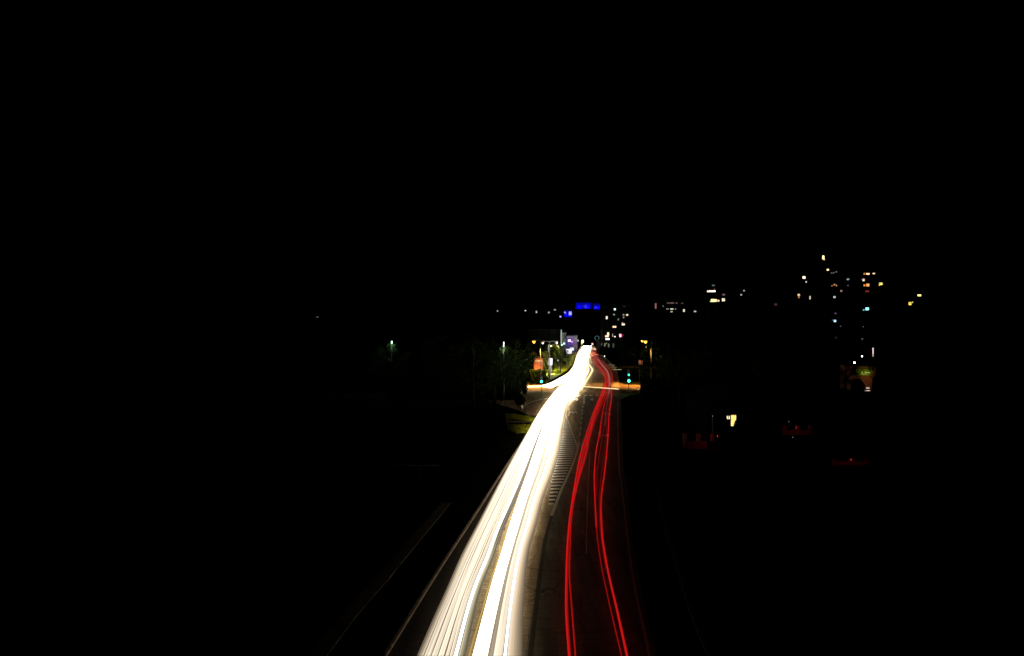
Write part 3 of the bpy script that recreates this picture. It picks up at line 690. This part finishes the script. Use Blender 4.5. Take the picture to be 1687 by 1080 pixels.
# ------------------------------------------------------------------ buildings
def building(name, x0, x1, ytop, D, label, cat, lits, m='wall', depth=14, zb=0, floor=2.9, group=None, dark=True, gable=False, seed=1, colw=3.4):
    """lits: (px, py, w_px, h_px, rgb, strength)"""
    a, b = P(x0, ytop, D), P(x1, ytop, D); top = a.z; w = b.x-a.x
    e = empty(name, ((a.x+b.x)/2, D, zb), label, cat, group); ox, hh = (a.x+b.x)/2, top-zb
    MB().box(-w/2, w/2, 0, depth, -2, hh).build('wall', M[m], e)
    if gable:
        rb = MB(); rh = min(3, w*.3)
        rb.v += [(-w/2-.3,-.3,hh+.003),(w/2+.3,-.3,hh+.003),(0,-.3,hh+rh),(-w/2-.3,depth+.3,hh+.003),(w/2+.3,depth+.3,hh+.003),(0,depth+.3,hh+rh)]
        rb.f += [[0,1,2],[3,5,4],[0,2,5,3],[1,4,5,2],[0,3,4,1]]; rb.build('roof', M['roof'], e)
    else:
        MB().box(-w/2-.2, w/2+.2, -.2, depth+.2, hh+.003, hh+.45).build('roof', M['roof'], e)
    used = []
    for (px, py, pw, ph, rgb, st) in lits:
        c = P(px, py, D); ww, wh = pw/F*D/2, ph/F*D/2; X, Z = c.x-ox, c.z-zb; used.append((X, Z))
        fr = MB(); t = min(.07, ww*.3)
        fr.box(-ww-t, ww+t, -.05, -.003, wh, wh+t).box(-ww-t, ww+t, -.05, -.003, -wh-t, -wh).box(-ww-t, -ww, -.05, -.003, -wh+.002, wh-.002).box(ww, ww+t, -.05, -.003, -wh+.002, wh-.002)
        if pw > 3 and pw < 8.2: fr.box(-.03, .03, -.05, -.031, -wh+.002, wh-.002)
        f = fr.build('window', M['frame'], e, (X, 0, Z))
        MB().box(-ww+.002, ww-.002, -.03, -.004, -wh+.002, wh-.002).build('lit_pane', em(rgb, round(st*.8, 2)), f)
    if dark:
        fm = MB(); 
        fm.box(-.7,.7,-.05,-.003,.6,.68).box(-.7,.7,-.05,-.003,-.68,-.6).box(-.7,-.62,-.05,-.003,-.598,.598).box(.62,.7,-.05,-.003,-.598,.598)
        me = fm.mesh('window', M['frame']); pm = MB().box(-.618,.618,-.03,-.004,-.598,.598).mesh('pane', M['glass'])
        n = max(1, int(w//colw)); z = hh-1.5; cnt = 0
        while z > 1 and cnt < 55:
            for i in range(n):
                X = -w/2 + (i+.5)*w/n
                if all(abs(X-ux) > 1.6 or abs(Z_-z) > 1.5 for ux, Z_ in used):
                    o = bpy.data.objects.new('window', me); COL.objects.link(o); o.parent = e; o.location = (X, 0, z)
                    q = bpy.data.objects.new('pane', pm); COL.objects.link(q); q.parent = o; cnt += 1
            z -= floor
    return e
WW, OR, CY_, DM, YL, RD = (255,225,180), (225,140,80), (150,235,240), (150,150,160), (240,220,120), (120,30,20)
GT = 'apartment blocks with lit windows'
building('apartment_block', 1361, 1404, 441, 400, 'tall apartment block with scattered dim windows on the far right', 'building', [
    (1363.8,438.9+5,3.6,2.8,(255,220,160),2.2),(1370,449.3,2,2,DM,.5),(1373.5,449,2,2,DM,.6),(1377.7,447.5,1.6,1.8,DM,1.0),(1397,459.7,4,2.4,(190,200,200),.7),(1397,470,2.8,2,(120,110,120),.5),
    (1370.6,470.5,1.8,2,OR,.8),(1374.6,468.6,2.6,2.4,(220,170,130),.9),(1378,470,1.8,2.4,(230,160,110),.9),(1386,478.9,3.2,2.8,(200,150,130),.8),(1374.8,489,3.6,3,(210,220,190),1.0),
    (1376.5,516,2.6,2,DM,.4),(1375.5,528.4,4,3.6,(180,225,230),1.6),(1371.6,527,2,2,(60,90,100),.8),(1385,537,2,1.6,DM,.3),(1377,556,3,3,(70,70,75),.3)], group=GT, seed=2)
building('apartment_block', 1417, 1458, 443, 402, 'tall apartment block with an orange row and one cyan window', 'building', [
    (1423.8,450.7,2,2.8,OR,1.1),(1429.5,450.8,6,2.6,(255,215,165),1.8),(1439.6,450.2,4,2,(250,210,170),1.5),(1422.7,460.8,3.4,4,(240,215,190),1.3),(1416.5+2.5,460,1,2,DM,.4),
    (1424.2,469.6,3,3,(235,150,80),1.2),(1429.6,469.2,5,4.4,(250,170,90),1.5),(1451.2,467.2,5.6,4.0,(235,215,110),1.6),(1448.8,469.2,2,2.6,(225,200,90),1.2),(1428.6,479.4,6,2.6,(150,50,40),.8),
    (1428.6,508.5,5.6,4.6,CY_,2.0),(1423,510.2,2.6,2,(110,200,210),1.2),(1420.5,558,2.4,2.4,DM,.35),(1422,538,2,2,DM,.15)], group=GT, seed=3)
building('apartment_block', 1310, 1342, 446, 430, 'apartment block with four bright windows left of the tall pair', 'building', [
    (1324.5,456.8,4.6,4,(255,225,190),2.4),(1328.2,464,2.2,1.8,(230,225,220),1.3),(1316,485.6,3.6,3.4,(235,190,150),1.4),(1316.2,489.4,2.2,2.4,(220,140,90),1.0),(1334.5,490,2.2,5.4,(215,195,170),1.2)], group=GT, seed=4)
building('apartment_block', 1346, 1360, 415, 470, 'slender tower topped by the highest lit window', 'building', [
    (1356.4,423.6,3.2,6,(255,220,160),2.8),(1357.8,427,2.4,2.4,(240,180,110),1.6)], group=GT, seed=5)
building('apartment_block', 1490, 1526, 476, 420, 'low apartment block with two yellow windows at the far right end', 'building', [
    (1514.6,486.2,6,3,(255,225,130),2.0),(1499.2,499.8,4.6,5,(230,200,80),1.6),(1503.2,497.6,2,2,(230,215,120),1.3)], group=GT, seed=6)
building('apartment_block', 1074, 1134, 490, 460, 'long apartment block with a strip of dim reddish windows', 'building', [
    (1080.3,503.6,2.6,9,(170,110,100),.8),(1100.8,498.8,4,2.2,(120,100,90),.7),(1107,498.8,7,2.2,(130,110,100),.7),(1114.6,498.8,3,2.2,(125,105,95),.7),(1124,499.3,3.6,1.6,(110,100,90),.6),
    (1092.5,504,2,1.8,(150,150,130),.5),(1099.6,508.6,4,1.4,(170,165,150),.8),(1106.7,508.7,5,2,(235,225,200),1.2),(1112.8,508.7,2,1.6,(170,170,160),.8),(1106.4,513.1,3.6,2,(200,190,160),.9),(1126.8,511.2,3,4.4,(225,220,190),1.1)], group=GT, seed=7)
building('apartment_block', 1140, 1170, 505, 462, 'low apartment block with two small windows between brighter ones', 'building', [
    (1145,512.7,4,2.2,(200,195,180),.9),(1162.1,511.8,2.6,4.6,(240,230,220),1.3)], group=GT, seed=8)
building('apartment_block', 1160, 1198, 465, 455, 'apartment block with a bright white bar and a yellow balcony', 'building', [
    (1175.3,469.8,4.6,2.2,(110,135,140),.7),(1171.8,479.4,14,2.6,(255,235,215),2.4),(1177,475.6,2,2,(150,70,40),.7),(1175.8,494.6,9,4.4,(255,235,150),2.4),(1183.4,495.1,3.6,3,(245,205,170),1.4),(1191.8,493.6,5,5,(245,225,190),1.2),
    (1192.2,485,4.6,2.6,(140,110,110),.6),(1170.8,496.4,2.6,2.2,(160,190,100),.9)], group=GT, seed=9)
building('apartment_block', 1212, 1236, 470, 470, 'apartment block with two tiny cold windows', 'building', [
    (1221.2,485.3,2.6,2.6,(190,190,180),.8),(1225.8,478.5,2.6,2.6,(180,185,185),.8)], group=GT, seed=10)
building('apartment_block', 1266, 1290, 492, 470, 'dark apartment block with one faint reddish window', 'building', [(1278,501.2,5,3.6,(95,65,65),.5)], group=GT, seed=11)
building('apartment_block', 994, 1040, 503, 420, 'apartment block with many small lit windows behind the shops', 'building', [
    (1012.9,509.2,3.2,3.2,(225,245,235),1.8),(1028.3,500.9+3.4,1.4,1.4,DM,.5),(1011.6,517.8,2.6,1.8,(180,190,175),.9),(1027.2,518.2,2.4,2,(200,195,180),.9),(1033.2,518.4,3.6,2.8,(250,215,180),1.4),
    (999.6,523,2.8,5,(245,215,200),1.6),(1027.4,522.6,2.4,2,(190,175,150),.8),(1018.8,525.8,1.8,3,(150,150,140),.7),(1026.8,534,5,3.2,(250,220,190),1.5),(1025.4,531.4,2,1.8,(200,190,180),.8),(1012.2,538,6,2.8,(255,215,170),1.8)], group=GT, seed=12, dark=False)
# shops at the far end of the road
SH = 'shops along the far road'
sb = building('shop', 994, 1018, 546, 340, 'shop with a yellow lit gable window and bright white base', 'shop', [
    (1001.8,550,3,5,(255,235,170),2.2),(999.8,553.6,5.6,3,(255,215,180),2.0),(1000.8,558.2,6.6,2.6,(255,250,235),2.2),(1009.3,552,1.2,5,(200,180,170),.9),(1013,554.2,2.6,1.8,(245,235,225),1.5)], 'wall', 10, group=SH, dark=False)
building('shop', 988, 1013, 563, 300, 'dark shop front with four dim grey green windows', 'shop', [
    (991.3,566.6,1.4,4,(90,90,80),.9),(996.4,567.6,1.8,5,(140,150,120),.9),(999.2,565.4,1.6,2.4,(130,140,110),.9),(1002.8,568.8,2,6,(120,135,110),.8),(1010.6,568.8,2.2,6.6,(110,120,110),.8)], 'wall', 10, group=SH, dark=False)
vs = building('shop', 932, 951, 553, 330, 'violet lit shop with a pale strip along its roof edge', 'shop', [
    (938,560.6,4.6,3.6,(255,215,255),2.6),(942.3,562.6,2.2,2.2,(235,150,255),2.0),(938.5,554.6,8,1.6,(150,150,165),.8),(947,557.2,1.2,1.2,(150,150,140),.7),(950,557.2,1.2,1.2,(150,150,140),.7),(947.5,560.3,1.8,1,(150,150,140),.7)], 'wall3', 10, group=SH, dark=False)
point(vs, (-1.2, -2.0, 4.2), (.05,.02,1.0), 500, .3)
point(vs, (1.0, -2.0, 4.6), (.4,.03,.8), 200, .3)
# large dark hall with a glowing corner pylon
building('hall', 869, 923.0, 544, 262, 'large dark flat roofed hall left of the glowing pylon', 'building', [], 'wall2', 30, dark=False)
p = P(924, 568, 261); e = empty('sign_pylon', (p.x+.1, 260.2, 0), 'tall pale green glowing pylon at the corner of the dark hall', 'pylon')
MB().box(-.16, .16, 0, .3, p.z, P(924,543,261).z).build('light_strip', em((185,210,195), .75), e)
MB().box(-.22, .22, .303, .6, 0, P(924,543,261).z+.1).build('column', M['metal'], e)
MB().lathe([(.05,-.25),(.24,-.1),(.24,.1),(.05,.25)], (.2,-.25,p.z), 10).build('floodlight', em((215,255,240), 3), e)
point(e, (.6, -1.2, p.z+.6), (.55,1,.85), 260, .2)
building('lobby', 926.2, 933, 548, 266, 'narrow teal lit lobby right of the glowing pylon', 'building', [(928.2,548.6,3,1.2,(140,150,165),.8),(929.2,565.6,3.4,3.0,(190,255,245),2.0),(929.8,560,2,5,(120,140,135),.5)], 'wall3', 8, dark=False)
# filling station style canopy with yellow lamps
e = empty('canopy', (P(912,580,190).x, 190, 0), 'low canopy with two yellow lamps left of the dark tree', 'canopy')
zt = P(908, 568.5, 190).z
MB().box(-1.2, 1.5, 0, 4, zt, zt+.25).build('roof', M['roof'], e)
for s_ in (-1.1, 1.4): MB().tube([(s_, 2, 0), (s_, 2, zt-.003)], .08, 8).build('post', M['metal'], e)
for px, w_, st in ((908, .28, 2.2), (917.6, .4, 2.4)):
    x = P(px, 571, 190).x - e.location.x; MB().box(x-w_, x+w_, -.2, -.003, zt-.35, zt-.05).build('lamp', em((255,245,170), st), e)
point(e, (-.4, -1.5, zt-.8), (1,.9,.35), 3600, .3)
# orange lit kiosk
kb = building('kiosk', 880, 894, 590, 146, 'low kiosk with an orange lit awning left of the advertising panel', 'kiosk', [(887.6,594.2,10,1.8,(255,185,115),1.6),(891.6,598.4,1.4,4,(225,130,70),1.0),(879.6+2,594.4,1,1.2,(255,220,180),2.0)], 'brick', 4, dark=False)
point(kb, (0, -1.6, P(887,584,146).z), (1,.40,.07), 420, .2)
post_top(868, 591.4, 160, 'upper of two tiny white lamps left of the kiosk', (200,200,195), 1.2, 0, .16, .1)
post_top(871, 594.4, 161, 'lower of two tiny white lamps left of the kiosk', (200,200,195), .9, 0, .16, .1)
post_top(864.8, 612.5, 150, 'dim pink lamp above the dark upright shrub', (190,110,130), .8, 0, .4, .14)
post_top(960, 562, 420, 'warm lamp above the far end of the headlight trails', (255,250,210), 4, 0, 1.4, .5)
post_top(952.4, 560.8, 400, 'paler small lamp left of the warm lamp above the headlights', (190,185,160), 1.2, 0, .8, .4)
post_top(958.6, 565.6, 400, 'yellowish lamp low under the warm lamp above the headlights', (190,190,90), 1.6, 0, .9, .4)
post_top(976, 566.6, 380, 'pink lamp at the top end of the red trails', (255,150,130), 2.5, 0, .8, .4)
post_top(979.6, 574.6, 360, 'salmon lamp lower right at the top end of the red trails', (255,140,120), 2.0, 0, .7, .5)

# right side: shop with green sign behind trees
cb = building('corner_shop', 1409, 1443, 603, 128.5, 'corner shop with a green lit sign far to the right', 'shop', [], 'brick', 6, dark=False)
Z0 = cb.location; ox = Z0.x
fb = MB().box(P(1412,0,128).x-ox, P(1439,0,128).x-ox, -.12, -.003, P(0,619,128).z, P(0,608,128).z).build('sign_board', M['lawn'], cb)
lt = MB()
def stroke(a, b, w=.09):
    A, B = P(*a, 128.2), P(*b, 128.2); d = Vector((B.x-A.x, 0, B.z-A.z)); n_ = Vector((-d.z, 0, d.x)).normalized()*w/2; A = Vector((A.x-ox, -.16, A.z)); B = Vector((B.x-ox, -.16, B.z))
    k = len(lt.v); lt.v += [tuple(q+Vector((0,dy,0))) for dy in (0,.035) for q in (A-n_, A+n_, B+n_, B-n_)]
    lt.f += [[k,k+1,k+2,k+3],[k+7,k+6,k+5,k+4],[k,k+4,k+5,k+1],[k+1,k+5,k+6,k+2],[k+2,k+6,k+7,k+3],[k+3,k+7,k+4,k]]
for s_ in (((1420.8,612),(1421.2,616.6)),((1421.4,616.4),(1424.6,616.2)),((1426.4,615.6),(1428.6,615.6)),((1425.5,613.2),(1430,613)),((1430.6,613),(1432.4,613.6)),((1432.2,613.4),(1434.4,616))): stroke(*s_)
lt.build('lettering', em((170,195,110), .8), cb)
point(cb, (P(1428,612,128).x-ox, -1.5, P(0,612,128).z), (.5,1,.12), 14, .3)
point(cb, (P(1430,625,128).x-ox, -1.5, P(0,622,128).z), (1,.35,.15), 16, .3)
for (x, y, w_) in ((1429.6,638.8,2.6),(1427,643,4)):
    MB().box(P(x-w_,0,128).x-ox, P(x+w_,0,128).x-ox, -.5-(y-638)*.1, -.2-(y-638)*.1, P(0,y+.8,128).z, P(0,y-.6,128).z).build('lit_step', em((215,195,180), .9), cb)
# house with the yellow window
hb_ = building('house', 1165, 1245, 668, 66.5, 'dark house with a bright yellow window on the right side', 'house', [(1208.3,692.4,8.4,18,(255,220,120),1.7),(1199.6,687.4,5,5.4,(250,240,190),1.6)], 'wall', 8, dark=False, gable=True)
MB().box(-.02, .42, -.30, -.10, 1.62, 1.75).build('shelf', M['wall'], hb_) if False else None
post_top(1174, 685, 64, 'pinprick white lamp left of the yellow window', (220,210,210), 1.3, 0, .05, .022)
# red lit walls
def red_wall(x0, x1, base_y, h, label, lamp, power, pillars=True):
    D = F*CAMZ/(base_y-CY); a, b = (x0-CX)/F*D, (x1-CX)/F*D; w = (b-a)/2
    e = empty('brick_wall', ((a+b)/2, D, 0), label, 'wall', 'low brick walls on the right')
    MB().box(-w, w, 0, .22, 0, h*.45).build('plinth', M['brick'], e)
    MB().box(-w-.03, w+.03, -.03, .25, h*.45+.003, h*.45+.07).build('coping', M['edging'], e)
    n = max(2, int(w*2/1.1)+1)
    for k in range(n):
        x = -w + .15 + k*(2*w-.3)/(n-1); MB().box(x-.15, x+.15, -.034, .254, h*.45+.073, h).build('pillar', M['brick'], e)
    l = P(*lamp, D-.6); q = empty('added_lantern', (l.x, D-.6, 0), 'small red lantern on a stake put in to redden ' + {26:'the low brick wall with pillars',12:'the short brick wall',7:'the very low wall nearest the camera'}[power], 'added_lantern')
    MB().tube([(0,0,0),(0,0,l.z-.06)], .015, 6).build('stake', M['dmetal'], q)
    MB().lathe([(.02,-.05),(.045,-.03),(.045,.03),(.02,.05)], (0,0,l.z), 8).build('added_lantern_glass', em((190,60,70), .9), q)
    point(q, (0, -.3, l.z), (1,.015,.02), power*.2, .1)  # lantern and its light are added to redden the wall
red_wall(1126, 1198, 739, 1.25, 'low brick wall with pillars glowing dark red', (1182, 718), 26)
red_wall(1290, 1338, 716, .9, 'short brick wall dimly red behind two white pinpoints', (1312, 704), 12)
red_wall(1372, 1432, 766, .5, 'very low brick wall with a thin red glow nearest the camera', (1402, 757), 7)
for (x, y, l_) in ((1299.5,694,'upper pinpoint lamp before the short red wall'),(1299.8,701.5,'middle pinpoint lamp before the short red wall'),(1306,720,'lowest pinpoint lamp before the short red wall')):
    post_top(x, y, 68, l_, (170,180,175), .7, 0, .07, .03)

# ------------------------------------------------------------------ lights on the hill
def on_hill(px, py, lift=2.0):
    D = 480.0
    while D < 1300:
        p = P(px, py, D)
        if p.z - lift <= H(p.x, D): return D
        D += 4
    return 900.0
def hill_house(px, py, label, rgb, st, w=2.4, h=2.4, blue=None):
    D = on_hill(px, py); p = P(px, py, D); zb = H(p.x, D) - .5
    e = building('hill_house', px - 5*600/D, px + 5*600/D, py - 2.2*600/D, D, label, 'house', [(px, py, w, h, rgb, st)], 'wall2', 8, zb=zb, dark=False, gable=True, group='houses on the far hillside')
    return e
for px, py, rgb, st, w, h, lab in [
    (819.6,512,(190,190,175),1.0,2,2.2,'hillside house with the leftmost faint window above the road'),
    (865.6,511.4,(200,200,195),1.2,2.2,2.2,'hillside house with a small white window, second from the left'),
    (883.8,513.4,(200,200,180),1.2,2.2,3.4,'hillside house with a taller pale window'),
    (904.3,514.4,(190,190,175),1.0,2.2,3,'hillside house with a narrow dim window left of the blue glow'),
    (914.2,510,(200,200,190),1.1,3,1.8,'hillside house with a flat wide window nearest the blue glow'),
    (523,522,(120,120,115),.7,4,1.4,'hillside house with a very faint window on the far left')]:
    hill_house(px, py, lab, rgb, st, w, h)
def blue_hall(x0, x1, y0, y1, label, spots, power, col=(.0015,.0015,1.0)):
    D = on_hill((x0+x1)/2, y1, .5); zb = H(P((x0+x1)/2, 0, D).x, D) - .5
    e = building('blue_lit_building', x0, x1, y0, D, label, 'building', spots, 'white', 10, zb=zb, dark=False, group='blue floodlit buildings on the hill')
    w = (x1-x0)/F*D
    zc = P(0, (y0+y1)/2, D).z - zb
    for fx, k_ in ((-.28, .42), (.22, .58)): point(e, (w*fx, -1.5, zc-1.5), col, power*k_*.22, .5)
    return e
blue_hall(948.5, 975, 498, 508, 'wide blue floodlit building on the hill', [(961,504.2,2,2.6,(40,50,255),1.0),(964.6,504.6,3,5.4,(60,60,255),1.1)], 5200)
blue_hall(978.5, 988.5, 499.5, 509, 'small blue floodlit building right of the wide one', [(981.4,505.8,3,3,(60,60,255),1.1)], 2100)
blue_hall(929.5, 942.5, 510.5, 521.5, 'blue floodlit building with a pale window on its right end', [(929.8+1,514.4,2.4,2.4,(180,180,255),1.5),(939.4,515.8,4.6,6,(165,165,255),1.5),(932.4,516.4,1.6,1.6,(90,80,255),1.0)], 1900)
hill_house(923.4, 521.3, 'hillside house with a lilac window just below the blue glow', (170,160,240), 1.4, 2.8, 2.6)
print('objects', len(bpy.data.objects))
